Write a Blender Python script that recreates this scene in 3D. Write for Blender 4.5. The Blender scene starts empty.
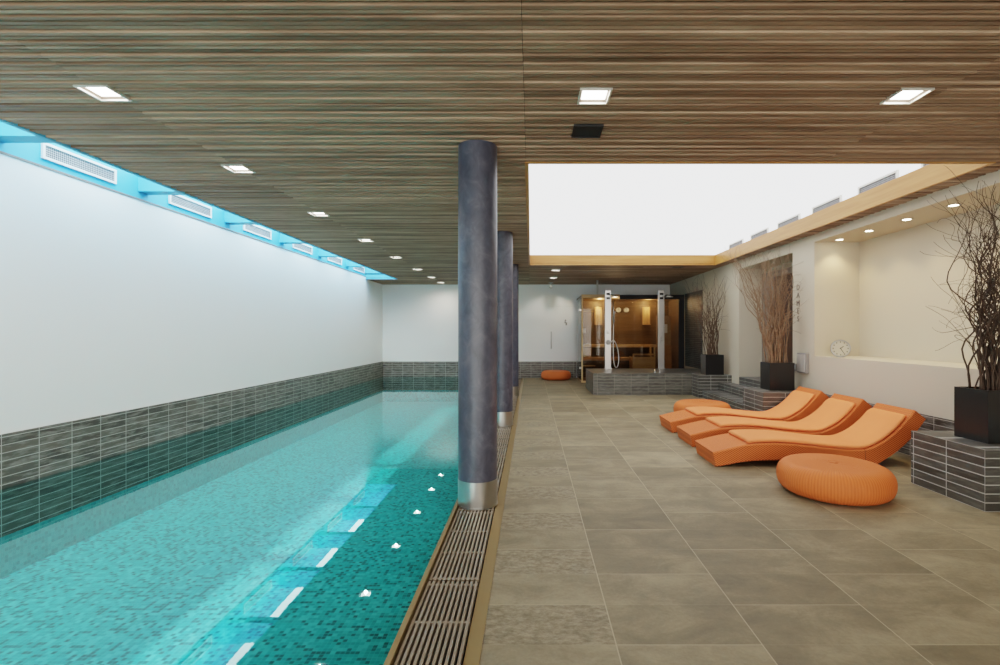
import bpy, math, random
from mathutils import Vector, Matrix

R = math.radians
PI = math.pi
scene = bpy.context.scene
COL = scene.collection
ORD = ['first', 'second', 'third', 'fourth', 'fifth', 'sixth', 'seventh', 'eighth', 'ninth', 'tenth', 'eleventh', 'twelfth', 'thirteenth']

# ------------------------------------------------------------------ helpers
class MB:
    def __init__(s):
        s.v, s.f = [], []

    def quad(s, a, b, c, d):
        n = len(s.v)
        s.v += [tuple(a), tuple(b), tuple(c), tuple(d)]
        s.f.append((n, n + 1, n + 2, n + 3))

    def box(s, x0, x1, y0, y1, z0, z1):
        n = len(s.v)
        s.v += [(x0, y0, z0), (x1, y0, z0), (x1, y1, z0), (x0, y1, z0), (x0, y0, z1), (x1, y0, z1), (x1, y1, z1), (x0, y1, z1)]
        for q in ((0, 3, 2, 1), (4, 5, 6, 7), (0, 1, 5, 4), (1, 2, 6, 5), (2, 3, 7, 6), (3, 0, 4, 7)):
            s.f.append(tuple(n + i for i in q))
        return s

    def tube(s, pts, rad, seg=6, cap=True):
        pts = [Vector(p) for p in pts]
        if not hasattr(rad, '__len__'):
            rad = [rad] * len(pts)
        base = len(s.v)
        t = (pts[1] - pts[0]).normalized()
        up = Vector((0, 0, 1)) if abs(t.z) < .9 else Vector((1, 0, 0))
        n = (up - t * up.dot(t)).normalized()
        for i, p in enumerate(pts):
            if i == 0: t = pts[1] - pts[0]
            elif i == len(pts) - 1: t = pts[-1] - pts[-2]
            else: t = pts[i + 1] - pts[i - 1]
            t.normalize()
            n = (n - t * n.dot(t))
            if n.length < 1e-5: n = t.orthogonal()
            n.normalize()
            b = t.cross(n)
            for k in range(seg):
                a = 2 * PI * k / seg
                s.v.append(tuple(p + (n * math.cos(a) + b * math.sin(a)) * rad[i]))
        for i in range(len(pts) - 1):
            for k in range(seg):
                k2 = (k + 1) % seg
                s.f.append((base + i * seg + k, base + i * seg + k2, base + (i + 1) * seg + k2, base + (i + 1) * seg + k))
        if cap:
            s.f.append(tuple(base + k for k in range(seg))[::-1])
            s.f.append(tuple(base + (len(pts) - 1) * seg + k for k in range(seg)))
        return s

    def lathe(s, prof, seg=48, c=(0, 0, 0), axis='z', rib=None):
        """prof: list of (r, h). rib(theta, i) -> radius factor."""
        base = len(s.v)
        for i, (r, h) in enumerate(prof):
            for k in range(seg):
                a = 2 * PI * k / seg
                rr = r * (rib(a, i) if rib else 1)
                x, y, z = rr * math.cos(a), rr * math.sin(a), h
                if axis == 'y': x, y, z = x, h, y
                if axis == 'x': x, y, z = h, x, y
                s.v.append((c[0] + x, c[1] + y, c[2] + z))
        for i in range(len(prof) - 1):
            for k in range(seg):
                k2 = (k + 1) % seg
                q = (base + i * seg + k, base + i * seg + k2, base + (i + 1) * seg + k2, base + (i + 1) * seg + k)
                s.f.append(q[::-1] if axis == 'y' else q)
        s.f.append(tuple(base + k for k in range(seg))[::-1])
        s.f.append(tuple(base + (len(prof) - 1) * seg + k for k in range(seg)))
        return s

    def build(s, name, mat, parent=None, smooth=False, bevel=0, autosmooth=None):
        me = bpy.data.meshes.new(name)
        me.from_pydata(s.v, [], s.f)
        me.materials.append(mat)
        import bmesh
        bm = bmesh.new(); bm.from_mesh(me)
        bmesh.ops.recalc_face_normals(bm, faces=bm.faces)
        if bevel:
            bmesh.ops.remove_doubles(bm, verts=bm.verts, dist=1e-5)
            bmesh.ops.bevel(bm, geom=list(bm.edges), offset=bevel, segments=2, affect='EDGES', profile=.5)
        if smooth or autosmooth:
            for f in bm.faces: f.smooth = True
        if autosmooth:
            for e in bm.edges:
                if len(e.link_faces) == 2 and e.calc_face_angle(0) > R(autosmooth): e.smooth = False
        bm.to_mesh(me); bm.free()
        o = bpy.data.objects.new(name, me)
        COL.objects.link(o)
        if parent: o.parent = parent
        return o

def tag(o, label, cat, group=None, kind=None):
    o['label'] = label; o['category'] = cat
    if group: o['group'] = group
    if kind: o['kind'] = kind
    return o

def thing(name, label, cat, loc=(0, 0, 0), rz=0, group=None):
    o = bpy.data.objects.new(name, None)
    COL.objects.link(o)
    o.location = loc; o.rotation_euler = (0, 0, rz)
    o.empty_display_size = .1
    return tag(o, label, cat, group)

def struct(name, mb, mat, **k):
    o = mb.build(name, mat, **k)
    o['kind'] = 'structure'
    return o

def dup(root, loc=None, rz=None, label=None, group=None):
    def cp(o, par):
        c = o.copy(); COL.objects.link(c)
        if par: c.parent = par
        for ch in [x for x in kids.get(o.name, [])]: cp(ch, c)
        return c
    kids = {}
    for o in list(COL.objects):
        if o.parent: kids.setdefault(o.parent.name, []).append(o)
    c = cp(root, None)
    if loc is not None: c.location = loc
    if rz is not None: c.rotation_euler = (0, 0, rz)
    if label: c['label'] = label
    if group: c['group'] = group
    return c

# ------------------------------------------------------------------ materials
class NT:
    def __init__(s, name):
        s.m = bpy.data.materials.new(name); s.m.use_nodes = True
        s.t = s.m.node_tree; s.t.nodes.clear()
        s.out = s.t.nodes.new('ShaderNodeOutputMaterial')
    def n(s, typ, ins=None, **props):
        nd = s.t.nodes.new(typ)
        for k, v in props.items(): setattr(nd, k, v)
        for k, v in (ins or {}).items():
            if isinstance(v, bpy.types.NodeSocket): s.t.links.new(v, nd.inputs[k])
            else: nd.inputs[k].default_value = v
        return nd
    def math(s, op, a, b=None, c=None):
        d = {0: a}
        if b is not None: d[1] = b
        if c is not None: d[2] = c
        return s.n('ShaderNodeMath', d, operation=op).outputs[0]
    def mix(s, f, a, b, blend='MIX'):
        nd = s.n('ShaderNodeMix', data_type='RGBA', blend_type=blend)
        for idx, v in ((0, f), (6, a), (7, b)):
            if isinstance(v, bpy.types.NodeSocket): s.t.links.new(v, nd.inputs[idx])
            else: nd.inputs[idx].default_value = v if idx == 0 else (tuple(v) + (1,))[:4]
        return nd.outputs[2]
    def ramp(s, f, stops):
        nd = s.n('ShaderNodeValToRGB', {0: f})
        e = nd.color_ramp.elements
        while len(e) < len(stops): e.new(.5)
        for i, (p, c) in enumerate(stops):
            e[i].position = p; e[i].color = (tuple(c) + (1,))[:4]
        return nd.outputs[0]
    def pos(s):
        g = s.n('ShaderNodeNewGeometry')
        x = s.n('ShaderNodeSeparateXYZ', {0: g.outputs['Position']})
        return g, x.outputs[0], x.outputs[1], x.outputs[2]
    def vec(s, x, y, z=0.):
        return s.n('ShaderNodeCombineXYZ', {0: x, 1: y, 2: z}).outputs[0]
    def bsdf(s, col, rough=.5, metal=0., spec=.5, bump=None, bstr=.3, bdist=.01, **extra):
        b = s.n('ShaderNodeBsdfPrincipled')
        def st(k, v):
            if isinstance(v, bpy.types.NodeSocket): s.t.links.new(v, b.inputs[k])
            elif k == 'Base Color' or k == 'Emission Color': b.inputs[k].default_value = (tuple(v) + (1,))[:4]
            else: b.inputs[k].default_value = v
        st('Base Color', col); st('Roughness', rough); st('Metallic', metal); st('Specular IOR Level', spec)
        for k, v in extra.items(): st(k.replace('_', ' '), v)
        if bump is not None:
            bp = s.n('ShaderNodeBump', {'Height': bump, 'Strength': bstr, 'Distance': bdist})
            s.t.links.new(bp.outputs[0], b.inputs['Normal'])
        s.t.links.new(b.outputs[0], s.out.inputs[0])
        return s.m

def plain(name, col, rough=.5, metal=0., spec=.5, var=.06, scale=6.):
    k = NT(name)
    g, x, y, z = k.pos()
    nz = k.n('ShaderNodeTexNoise', {'Vector': g.outputs['Position'], 'Scale': scale, 'Detail': 3.})
    c = k.mix(nz.outputs[0], tuple(v * (1 - var) for v in col), tuple(min(1, v * (1 + var)) for v in col))
    return k.bsdf(c, rough, metal, spec)

def emit(name, col, strength):
    k = NT(name)
    e = k.n('ShaderNodeEmission', {0: (tuple(col) + (1,)), 1: strength})
    k.t.links.new(e.outputs[0], k.out.inputs[0])
    return k.m

def stone(name, width=.305, row=.0636, uoff=0., voff=0., c1=(.062, .054, .044), c2=(.135, .119, .100), grout=(.46, .45, .41), mortar=.0032, streak=.7):
    k = NT(name)
    g, x, y, z = k.pos()
    nx = k.n('ShaderNodeSeparateXYZ', {0: g.outputs['True Normal']})
    isx = k.math('GREATER_THAN', k.math('ABSOLUTE', nx.outputs[0]), .5)
    isz = k.math('GREATER_THAN', k.math('ABSOLUTE', nx.outputs[2]), .5)
    u = k.math('ADD', k.math('MULTIPLY', isx, y), k.math('MULTIPLY', k.math('SUBTRACT', 1., isx), x))
    vt = k.math('MULTIPLY', y, row / .33)
    v = k.math('ADD', k.math('MULTIPLY', isz, vt), k.math('MULTIPLY', k.math('SUBTRACT', 1., isz), z))
    uv = k.vec(k.math('ADD', u, uoff + 30 * width), k.math('ADD', v, voff + 60 * row))
    br = k.n('ShaderNodeTexBrick', {'Vector': uv, 'Color1': c1 + (1,), 'Color2': c2 + (1,), 'Mortar': grout + (1,), 'Scale': 1., 'Mortar Size': mortar,
                                    'Mortar Smooth': .1, 'Bias': -.1, 'Brick Width': width, 'Row Height': row}, offset=0., squash=1.)
    nz = k.n('ShaderNodeTexNoise', {'Vector': k.vec(k.math('MULTIPLY', u, 5.), k.math('MULTIPLY', v, 26.), isx), 'Scale': 1.3, 'Detail': 6., 'Roughness': .65})
    st = k.ramp(nz.outputs[0], [(.46, (0, 0, 0)), (.68, (1, 1, 1))])
    cs = k.mix(k.math('MULTIPLY', k.n('ShaderNodeRGBToBW', {0: st}).outputs[0], streak), br.outputs[0], (.30, .29, .26))
    col = k.mix(br.outputs[1], cs, grout)
    rough = k.math('ADD', k.math('MULTIPLY', br.outputs[1], .3), .42)
    hgt = k.math('ADD', k.math('MULTIPLY', br.outputs[1], -1.), k.math('MULTIPLY', nz.outputs[0], .35))
    return k.bsdf(col, rough, bump=hgt, bstr=.35, bdist=.004)

def floor_mat():
    k = NT('slate floor tiles')
    g, x, y, z = k.pos()
    u = k.math('DIVIDE', k.math('SUBTRACT', x, .35), .6)
    v = k.math('DIVIDE', k.math('SUBTRACT', y, 2.04), .3)
    cu = k.math('FLOOR', u); cv = k.math('FLOOR', v)
    par = k.math('FLOORED_MODULO', k.math('MULTIPLY', cu, 1.), 2.)
    pr = k.math('FLOOR', k.math('DIVIDE', k.math('ADD', cv, par), 2.))
    w1 = k.n('ShaderNodeTexWhiteNoise', {'Vector': k.vec(cu, pr, 3.)}, noise_dimensions='3D').outputs[0]
    w2 = k.n('ShaderNodeTexWhiteNoise', {'Vector': k.vec(cu, cv, 7.)}, noise_dimensions='3D').outputs[0]
    rnd = k.math('ADD', k.math('MULTIPLY', w1, .65), k.math('MULTIPLY', w2, .35))
    off = k.math('MULTIPLY', w1, 17.)
    nz = k.n('ShaderNodeTexNoise', {'Vector': k.vec(k.math('ADD', x, off), k.math('MULTIPLY', y, 1.6), off), 'Scale': 2.6, 'Detail': 7., 'Roughness': .68, 'Distortion': .5})
    fine = k.n('ShaderNodeTexNoise', {'Vector': g.outputs['Position'], 'Scale': 55., 'Detail': 4., 'Roughness': .7})
    big = k.n('ShaderNodeTexNoise', {'Vector': g.outputs['Position'], 'Scale': .5, 'Detail': 2.})
    f = k.math('ADD', k.math('MULTIPLY', rnd, .24), k.math('ADD', k.math('MULTIPLY', nz.outputs[0], .90), k.math('MULTIPLY', fine.outputs[0], .22)))
    col = k.ramp(f, [(.40, (.118, .092, .054)), (.64, (.195, .156, .094)), (.95, (.34, .28, .178))])
    # coarse split-face strip next to the gutter
    strip = k.math('LESS_THAN', x, .35)
    co = k.n('ShaderNodeTexNoise', {'Vector': k.vec(k.math('MULTIPLY', x, 9.), k.math('MULTIPLY', y, 15.), off), 'Scale': 2.5, 'Detail': 6., 'Roughness': .75})
    cs = k.ramp(co.outputs[0], [(.35, (.13, .098, .055)), (.72, (.36, .30, .20))])
    on = k.math('MULTIPLY', strip, k.math('MULTIPLY', k.math('LESS_THAN', k.math('FLOORED_MODULO', cv, 2.), .5), .85))
    col = k.mix(on, col, cs)
    fu = k.math('ABSOLUTE', k.math('SUBTRACT', k.math('FRACT', k.math('ADD', u, .5)), .5))
    fv = k.math('ABSOLUTE', k.math('SUBTRACT', k.math('FRACT', k.math('ADD', v, .5)), .5))
    gu = k.math('LESS_THAN', fu, .0046)
    gv = k.math('LESS_THAN', fv, .0075)
    # rows between paired tiles are faint
    vp = k.math('DIVIDE', k.math('ADD', v, par), 2.)
    fvp = k.math('ABSOLUTE', k.math('SUBTRACT', k.math('FRACT', k.math('ADD', vp, .5)), .5))
    full = k.math('LESS_THAN', fvp, .1)
    gvs = k.math('MULTIPLY', gv, k.math('ADD', k.math('MULTIPLY', full, .42), .13))
    gr = k.math('MAXIMUM', k.math('MULTIPLY', gu, .65), gvs)
    col = k.mix(gr, col, (.44, .37, .25))
    rough = k.math('ADD', .46, k.math('MULTIPLY', nz.outputs[0], .25))
    h = k.math('ADD', k.math('MULTIPLY', nz.outputs[0], 1.), k.math('MULTIPLY', fine.outputs[0], .4))
    return k.bsdf(col, rough, spec=.28, bump=h, bstr=.25, bdist=.004)

def mosaic_mat(name='pool glass mosaic', MOS=None):
    k = NT(name)
    g, x, y, z = k.pos()
    nx = k.n('ShaderNodeSeparateXYZ', {0: g.outputs['True Normal']})
    isx = k.math('GREATER_THAN', k.math('ABSOLUTE', nx.outputs[0]), .5)
    isy = k.math('GREATER_THAN', k.math('ABSOLUTE', nx.outputs[1]), .5)
    # floor: (x, y); side walls: (z, y); end walls: (x, z)
    u = k.math('ADD', k.math('MULTIPLY', isx, z), k.math('MULTIPLY', k.math('SUBTRACT', 1., isx), x))
    v = k.math('ADD', k.math('MULTIPLY', isy, z), k.math('MULTIPLY', k.math('SUBTRACT', 1., isy), y))
    S = .030
    u = k.math('DIVIDE', u, S); v = k.math('DIVIDE', v, S)
    w = k.n('ShaderNodeTexWhiteNoise', {'Vector': k.vec(k.math('FLOOR', u), k.math('FLOOR', v), 1.)}, noise_dimensions='3D').outputs[0]
    col = k.ramp(w, [(.0, MOS[0]), (.22, MOS[1]), (.26, MOS[2]), (.7, MOS[3]), (1., MOS[4])])
    fu = k.math('LESS_THAN', k.math('FRACT', u), .12); fv = k.math('LESS_THAN', k.math('FRACT', v), .12)
    gr = k.math('MULTIPLY', k.math('MAXIMUM', fu, fv), .6)
    col = k.mix(gr, col, MOS[4])
    return k.bsdf(col, .35)

MOS = [(.004, .12, .145), (.006, .20, .23), (.012, .40, .43), (.025, .52, .53), (.10, .68, .67)]

def water_mat():
    k = NT('pool water')
    g, x, y, z = k.pos()
    nz = k.n('ShaderNodeTexNoise', {'Vector': k.vec(x, y, 0.), 'Scale': 2.2, 'Detail': 3., 'Roughness': .55})
    bp = k.n('ShaderNodeBump', {'Height': nz.outputs[0], 'Strength': .025, 'Distance': .012})
    fr = k.n('ShaderNodeFresnel', {'IOR': 1.50, 'Normal': bp.outputs[0]})
    tr = k.n('ShaderNodeBsdfTransparent', {0: (.80, .98, .97, 1)})
    gl = k.n('ShaderNodeBsdfGlossy', {0: (.74, .96, .97, 1), 'Roughness': .012, 'Normal': bp.outputs[0]})
    mx = k.n('ShaderNodeMixShader', {0: fr.outputs[0], 1: tr.outputs[0], 2: gl.outputs[0]})
    k.t.links.new(mx.outputs[0], k.out.inputs[0])
    return k.m

def glass_mat(name, tint, ior=1.45):
    k = NT(name)
    fr = k.n('ShaderNodeFresnel', {'IOR': ior})
    tr = k.n('ShaderNodeBsdfTransparent', {0: tint + (1,)})
    gl = k.n('ShaderNodeBsdfGlossy', {0: (1, 1, 1, 1), 'Roughness': .01})
    mx = k.n('ShaderNodeMixShader', {0: fr.outputs[0], 1: tr.outputs[0], 2: gl.outputs[0]})
    k.t.links.new(mx.outputs[0], k.out.inputs[0])
    return k.m

PITCH = .038
def slat_mat():
    k = NT('oak ceiling slats')
    g, x, y, z = k.pos()
    cell = k.math('FLOOR', k.math('DIVIDE', y, PITCH))
    side = k.math('GREATER_THAN', x, -.041)
    w = k.n('ShaderNodeTexWhiteNoise', {'Vector': k.vec(cell, side, k.math('FLOOR', k.math('DIVIDE', k.math('ADD', x, 9.641), 2.4)))}, noise_dimensions='3D').outputs[0]
    nz = k.n('ShaderNodeTexNoise', {'Vector': k.vec(k.math('MULTIPLY', x, 1.4), k.math('MULTIPLY', cell, 7.3), w), 'Scale': 1., 'Detail': 4., 'Roughness': .55})
    f = k.math('ADD', k.math('MULTIPLY', w, .34), k.math('MULTIPLY', nz.outputs[0], .7))
    col = k.ramp(f, [(.2, (.125, .077, .047)), (.5, (.27, .176, .114)), (.9, (.58, .42, .295))])
    return k.bsdf(col, .55)

def wood_mat(name, a, b, rough=.45, axis='x', scale=1., plank=0.):
    k = NT(name)
    g, x, y, z = k.pos()
    L, W = 1.3 * scale, 22. * scale
    if axis == 'x': v = k.vec(k.math('MULTIPLY', x, L), k.math('MULTIPLY', y, W), k.math('MULTIPLY', z, W))
    elif axis == 'y': v = k.vec(k.math('MULTIPLY', x, W), k.math('MULTIPLY', y, L), k.math('MULTIPLY', z, W))
    else: v = k.vec(k.math('MULTIPLY', x, W), k.math('MULTIPLY', y, W), k.math('MULTIPLY', z, L))
    nz = k.n('ShaderNodeTexNoise', {'Vector': v, 'Scale': 1., 'Detail': 5., 'Roughness': .6, 'Distortion': .3})
    col = k.ramp(nz.outputs[0], [(.3, a), (.7, b)])
    if plank:
        p = k.math('DIVIDE', z, plank)
        ln = k.math('LESS_THAN', k.math('FRACT', p), .06)
        w = k.n('ShaderNodeTexWhiteNoise', {'Vector': k.vec(k.math('FLOOR', p), 2., 5.)}, noise_dimensions='3D').outputs[0]
        col = k.mix(k.math('MULTIPLY', w, .4), col, tuple(c * .5 for c in a))
        col = k.mix(k.math('MULTIPLY', ln, .75), col, (.03, .018, .008))
    return k.bsdf(col, rough)

def column_mat():
    k = NT('polished blue grey plaster')
    g, x, y, z = k.pos()
    nz = k.n('ShaderNodeTexNoise', {'Vector': k.vec(x, y, k.math('MULTIPLY', z, .8)), 'Scale': 9., 'Detail': 7., 'Roughness': .65, 'Distortion': .6})
    col = k.ramp(nz.outputs[0], [(.3, (.034, .036, .053)), (.55, (.066, .068, .092)), (.8, (.13, .132, .155))])
    return k.bsdf(col, .38, spec=.5, bump=nz.outputs[0], bstr=.12, bdist=.01)

def weave_mat(name, dark, light, su=.030, sv=.019, bstr=.5):
    k = NT(name)
    tc = k.n('ShaderNodeTexCoord')
    s = k.n('ShaderNodeSeparateXYZ', {0: tc.outputs['Object']})
    u, v = s.outputs[0], k.math('ADD', s.outputs[1], s.outputs[2])
    a = k.math('SINE', k.math('MULTIPLY', u, 2 * PI / su)); b = k.math('SINE', k.math('MULTIPLY', v, 2 * PI / sv))
    p = k.math('ADD', k.math('MULTIPLY', k.math('MULTIPLY', a, b), .5), .5)
    col = k.ramp(p, [(.12, dark), (.5, light), (1., tuple(min(1, c * 1.08) for c in light))])
    return k.bsdf(col, .62, spec=.25, bump=p, bstr=bstr, bdist=.004)

def fabric_mat(name, col):
    k = NT(name)
    tc = k.n('ShaderNodeTexCoord')
    nz = k.n('ShaderNodeTexNoise', {'Vector': tc.outputs['Object'], 'Scale': 3., 'Detail': 4.})
    fn = k.n('ShaderNodeTexNoise', {'Vector': tc.outputs['Object'], 'Scale': 260., 'Detail': 2.})
    c = k.mix(nz.outputs[0], tuple(v * .9 for v in col), tuple(min(1, v * 1.08) for v in col))
    h = k.math('ADD', nz.outputs[0], k.math('MULTIPLY', fn.outputs[0], .1))
    return k.bsdf(c, .85, spec=.15, bump=h, bstr=.25, bdist=.02)

def pouf_mat():
    k = NT('orange wound cord')
    tc = k.n('ShaderNodeTexCoord')
    s = k.n('ShaderNodeSeparateXYZ', {0: tc.outputs['Object']})
    ang = k.math('ARCTAN2', s.outputs[1], s.outputs[0])
    p = k.math('ADD', k.math('MULTIPLY', k.math('SINE', k.math('MULTIPLY', ang, 120.)), .5), .5)
    nz = k.n('ShaderNodeTexNoise', {'Vector': k.vec(k.math('MULTIPLY', ang, 30.), s.outputs[2], 0.), 'Scale': 1., 'Detail': 3.})
    low = k.ramp(s.outputs[2], [(.0, (1, 1, 1)), (.27, (1, 1, 1))])
    col = k.mix(k.math('MULTIPLY', k.math('SUBTRACT', 1., p), .5), (.66, .17, .048), (.44, .085, .015))
    col = k.mix(k.math('MULTIPLY', nz.outputs[0], .3), col, (.72, .19, .05))
    return k.bsdf(col, .6, spec=.25, bump=p, bstr=.4, bdist=.004)

M = {}
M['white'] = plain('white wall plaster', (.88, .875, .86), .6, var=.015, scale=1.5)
M['dimwhite'] = plain('dim lit warm wall plaster', (.57, .51, .40), .6, var=.015, scale=1.5)  # white plaster toned darker and warmer for weaker light and niche glow
M['stone'] = stone('stacked stone strip tiles')
M['stone_plinth'] = stone('plinth stone strip tiles', width=.333, row=.0636, uoff=-3.557 % .333 * 1.0 if False else -(3.89 % .333), streak=.2, c1=(.050, .047, .040), c2=(.085, .080, .070), grout=(.42, .41, .38), mortar=.0036)
M['stone_platform'] = stone('platform stone strip tiles', width=.35, row=.0636, uoff=.03, streak=.3, c1=(.060, .055, .045), c2=(.105, .098, .082), grout=(.22, .205, .17), mortar=.003)
M['stone_dark'] = stone('dark split stone panel', width=.4, row=.045, streak=.25, c1=(.035, .036, .036), c2=(.075, .075, .072), grout=(.02, .02, .02), mortar=.004)
M['floor'] = floor_mat()
M['mosaic'] = mosaic_mat(MOS=MOS)
M['mosaic_wall'] = mosaic_mat('pool wall mosaic', [(.012, .36, .39), (.015, .40, .43), (.02, .44, .47), (.03, .52, .53), (.06, .58, .58)])
M['water'] = water_mat()
M['slat'] = slat_mat()
M['dark'] = plain('dark void', (.018, .014, .010), .8)
M['fascia'] = wood_mat('honey wood fascia', (.40, .18, .040), (.52, .265, .075), .4, 'x')
M['fascia_y'] = wood_mat('honey wood fascia lengthwise', (.40, .18, .040), (.52, .265, .075), .4, 'y')
M['column'] = column_mat()
M['steel'] = plain('brushed stainless steel', (.46, .45, .43), .30, 1., scale=40)
M['brass'] = plain('bronze edge strip', (.36, .25, .11), .35, .6)
M['grate'] = plain('taupe grate bars', (.29, .235, .17), .4, .2)
M['wicker'] = weave_mat('orange woven wicker', (.28, .048, .008), (.66, .175, .052))
M['fabric'] = fabric_mat('orange cushion fabric', (.84, .265, .105))
M['pouf'] = pouf_mat()
M['pot'] = plain('satin black planter', (.016, .015, .015), .28, 0., .5)
M['soil'] = plain('orange brown bark', (.22, .08, .03), .9, var=.5, scale=60)
M['twig_dark'] = plain('dark willow bark', (.062, .038, .024), .7, var=.5, scale=25)
M['twig_lit'] = plain('lit willow bark', (.235, .15, .09), .7, var=.55, scale=25)  # dark bark lightened to tan for the warm light on it
M['twig_mid'] = plain('brown willow bark', (.10, .062, .04), .7, var=.5, scale=25)
M['plastic'] = plain('white enamel', (.82, .82, .80), .4)
M['alum'] = plain('pale aluminium', (.70, .69, .64), .4, .5)
M['black'] = plain('black speaker cloth', (.012, .012, .013), .7)
M['grey'] = plain('grey enamel', (.30, .29, .27), .4)
M['sauna'] = wood_mat('dark sauna planks', (.13, .080, .036), (.20, .125, .06), .5, 'x', plank=.095)
M['pine'] = wood_mat('pale sauna pine', (.52, .34, .16), (.66, .46, .24), .5, 'x')
M['pine_hot'] = wood_mat('orange sauna timber', (.36, .20, .085), (.48, .28, .13), .5, 'x')
M['glass'] = glass_mat('smoked sauna glass', (.80, .76, .70), 1.33)
M['clear'] = glass_mat('clear glass', (.90, .93, .92))
M['door_wood'] = wood_mat('dark walnut', (.03, .014, .008), (.07, .03, .017), .4, 'z')
M['greyframe'] = plain('taupe frame', (.21, .17, .14), .5)
M['membrane'] = emit('glowing well lining', (.985, .99, 1.0), 1.85)
M['slit_blue'] = plain('shaft plaster with blue daylight tint', (.09, .43, .68), .6, var=.08, scale=1.2)  # blue cast of the daylight painted into the plaster colour
def glazing_mat():
    k = NT('bright roof glazing')
    e = k.n('ShaderNodeEmission', {0: (.88, .97, 1.0, 1), 1: 3.2})
    t = k.n('ShaderNodeBsdfTransparent', {0: (.9, .97, .97, 1)})
    a = k.n('ShaderNodeAddShader', {0: e.outputs[0], 1: t.outputs[0]})
    k.t.links.new(a.outputs[0], k.out.inputs[0])
    return k.m
M['glazing'] = glazing_mat()
M['lamp'] = emit('downlight diffuser glow', (1., .95, .86), 14.)
M['nlamp'] = emit('niche lamp glow', (1., .88, .66), 22.)
def mesh_mat():
    k = NT('perforated vent mesh')
    g, x, y, z = k.pos()
    ch = k.n('ShaderNodeTexChecker', {'Vector': k.vec(0., k.math('ADD', y, z), k.math('SUBTRACT', y, z)), 'Color1': (.05, .05, .055, 1), 'Color2': (.34, .34, .35, 1), 'Scale': 52.})
    return k.bsdf(ch.outputs[0], .5)
M['mesh'] = mesh_mat()

# ------------------------------------------------------------------ dimensions (metres; the viewer stands at x=0, y=0)
H = 2.66
XL, XR, YB, YN = -4.24, 3.97, 14.2, -3.0
SX0, SX1, SY0, SY1 = -.02, 3.74, 4.06, 10.1     # big skylight
XS = -3.45                                       # edge of the ceiling over the pool
POOLX = -.555
WZ = .03

# ------------------------------------------------------------------ shell
struct('floor', MB().box(-.2, 4.6, YN, YB + .1, -.2, 0), M['floor'])
b = MB()
b.box(XL - .2, XL, YN, YB + .2, -1.3, 2.72)
struct('wall_left', b, M['white'])
b = MB()
b.box(XL, XR + .65, YB, YB + .2, -1.3, 2.9)
struct('wall_back', b, M['white'])

NZ0, NZ1, NY0, NY1 = .957, 2.555, 2.6, 6.96     # lit niche
RY0, RY1, RZ1 = 7.54, 9.48, 2.5                 # doorway recess
b = MB()
b.box(XR, 4.6, YN, NY1, 0, NZ0)
b.box(XR, 4.6, YN, NY0, NZ0, NZ1)
b.box(XR, 4.6, YN, NY1, NZ1, 2.9)
b.box(4.6, 4.75, YN, YB, 0, 2.9)
b.box(XR, 4.6, NY1, RY0, 0, 2.9)
b.box(XR, 4.6, RY0, RY1, RZ1, 2.9)
b.box(XR, 4.6, RY1, YB, 0, 2.9)
b.box(4.46, 4.6, RY0, RY1, 0, RZ1)
struct('wall_right', b, M['dimwhite'])

# stone bands
struct('baseboard_left', MB().box(XL, XL + .015, YN, YB, -.35, .468), M['stone'])
b = MB(); b.box(XL + .015, -.2, YB - .015, YB, -.35, .465); b.box(-.2, 1.29, YB - .015, YB, 0, .465)
struct('baseboard_back', b, M['stone'])
struct('baseboard_right', MB().box(XR - .015, XR, YN, RY0 - .6, 0, .46), M['stone'])
struct('trim_1', MB().box(XR - .02, XR, 11.5, 12.75, .445, 2.28), M['stone_dark'])

# pool
b = MB()
b.box(XL - .0, POOLX, YN, YB, -.80, -.68)
struct('pool_wall', MB().box(XL, XL + .012, YN, YB, -.68, -.35), M['mosaic_wall'])
b.box(POOLX - .012, POOLX, YN, YB, -.68, .0)
b.box(XL, POOLX, YB - .012, YB, -.68, -.35)
struct('pool_floor', b, M['mosaic'])
b = MB(); b.quad((XL + .015, YN, WZ), (POOLX, YN, WZ), (POOLX, YB - .015, WZ), (XL + .015, YB - .015, WZ))
wo = struct('pool_water', b, M['water'])
if wo.data.polygons[0].normal.z < 0: wo.data.flip_normals()
struct('trim_2', MB().box(POOLX, -.532, YN, YB - .015, -.15, .033), M['brass'])
struct('trim_3', MB().box(-.262, -.2, YN, YB - .015, -.15, .004), M['brass'])
struct('floor_gutter', MB().box(-.532, -.262, YN, YB - .015, -.17, -.13), M['dark'])

# drain grates
g0 = None
for i in range(12):
    y0 = 1.54 + i * 1.0 + (.0)
    lab = '%s metre of slatted overflow grate along the pool edge, counted from the viewer' % ORD[i]
    if g0 is None:
        g0 = thing('drain_grate', lab, 'drain grate', (-.397, y0, .008), 0, 'overflow grates along the pool edge')
        b = MB()
        for k in range(11):
            xx = -.120 + k * .024
            b.box(xx - .0062, xx + .0062, .006, .994, -.02, .008)
        b.build('grate_bars', M['grate'], g0)
        for yy in (.03, .335, .64, .965): MB().box(-.13, .13, yy - .009, yy + .009, -.03, .004).build('crossbar', M['grate'], g0)
    else:
        dup(g0, (-.397, y0, .008), 0, lab)

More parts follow.
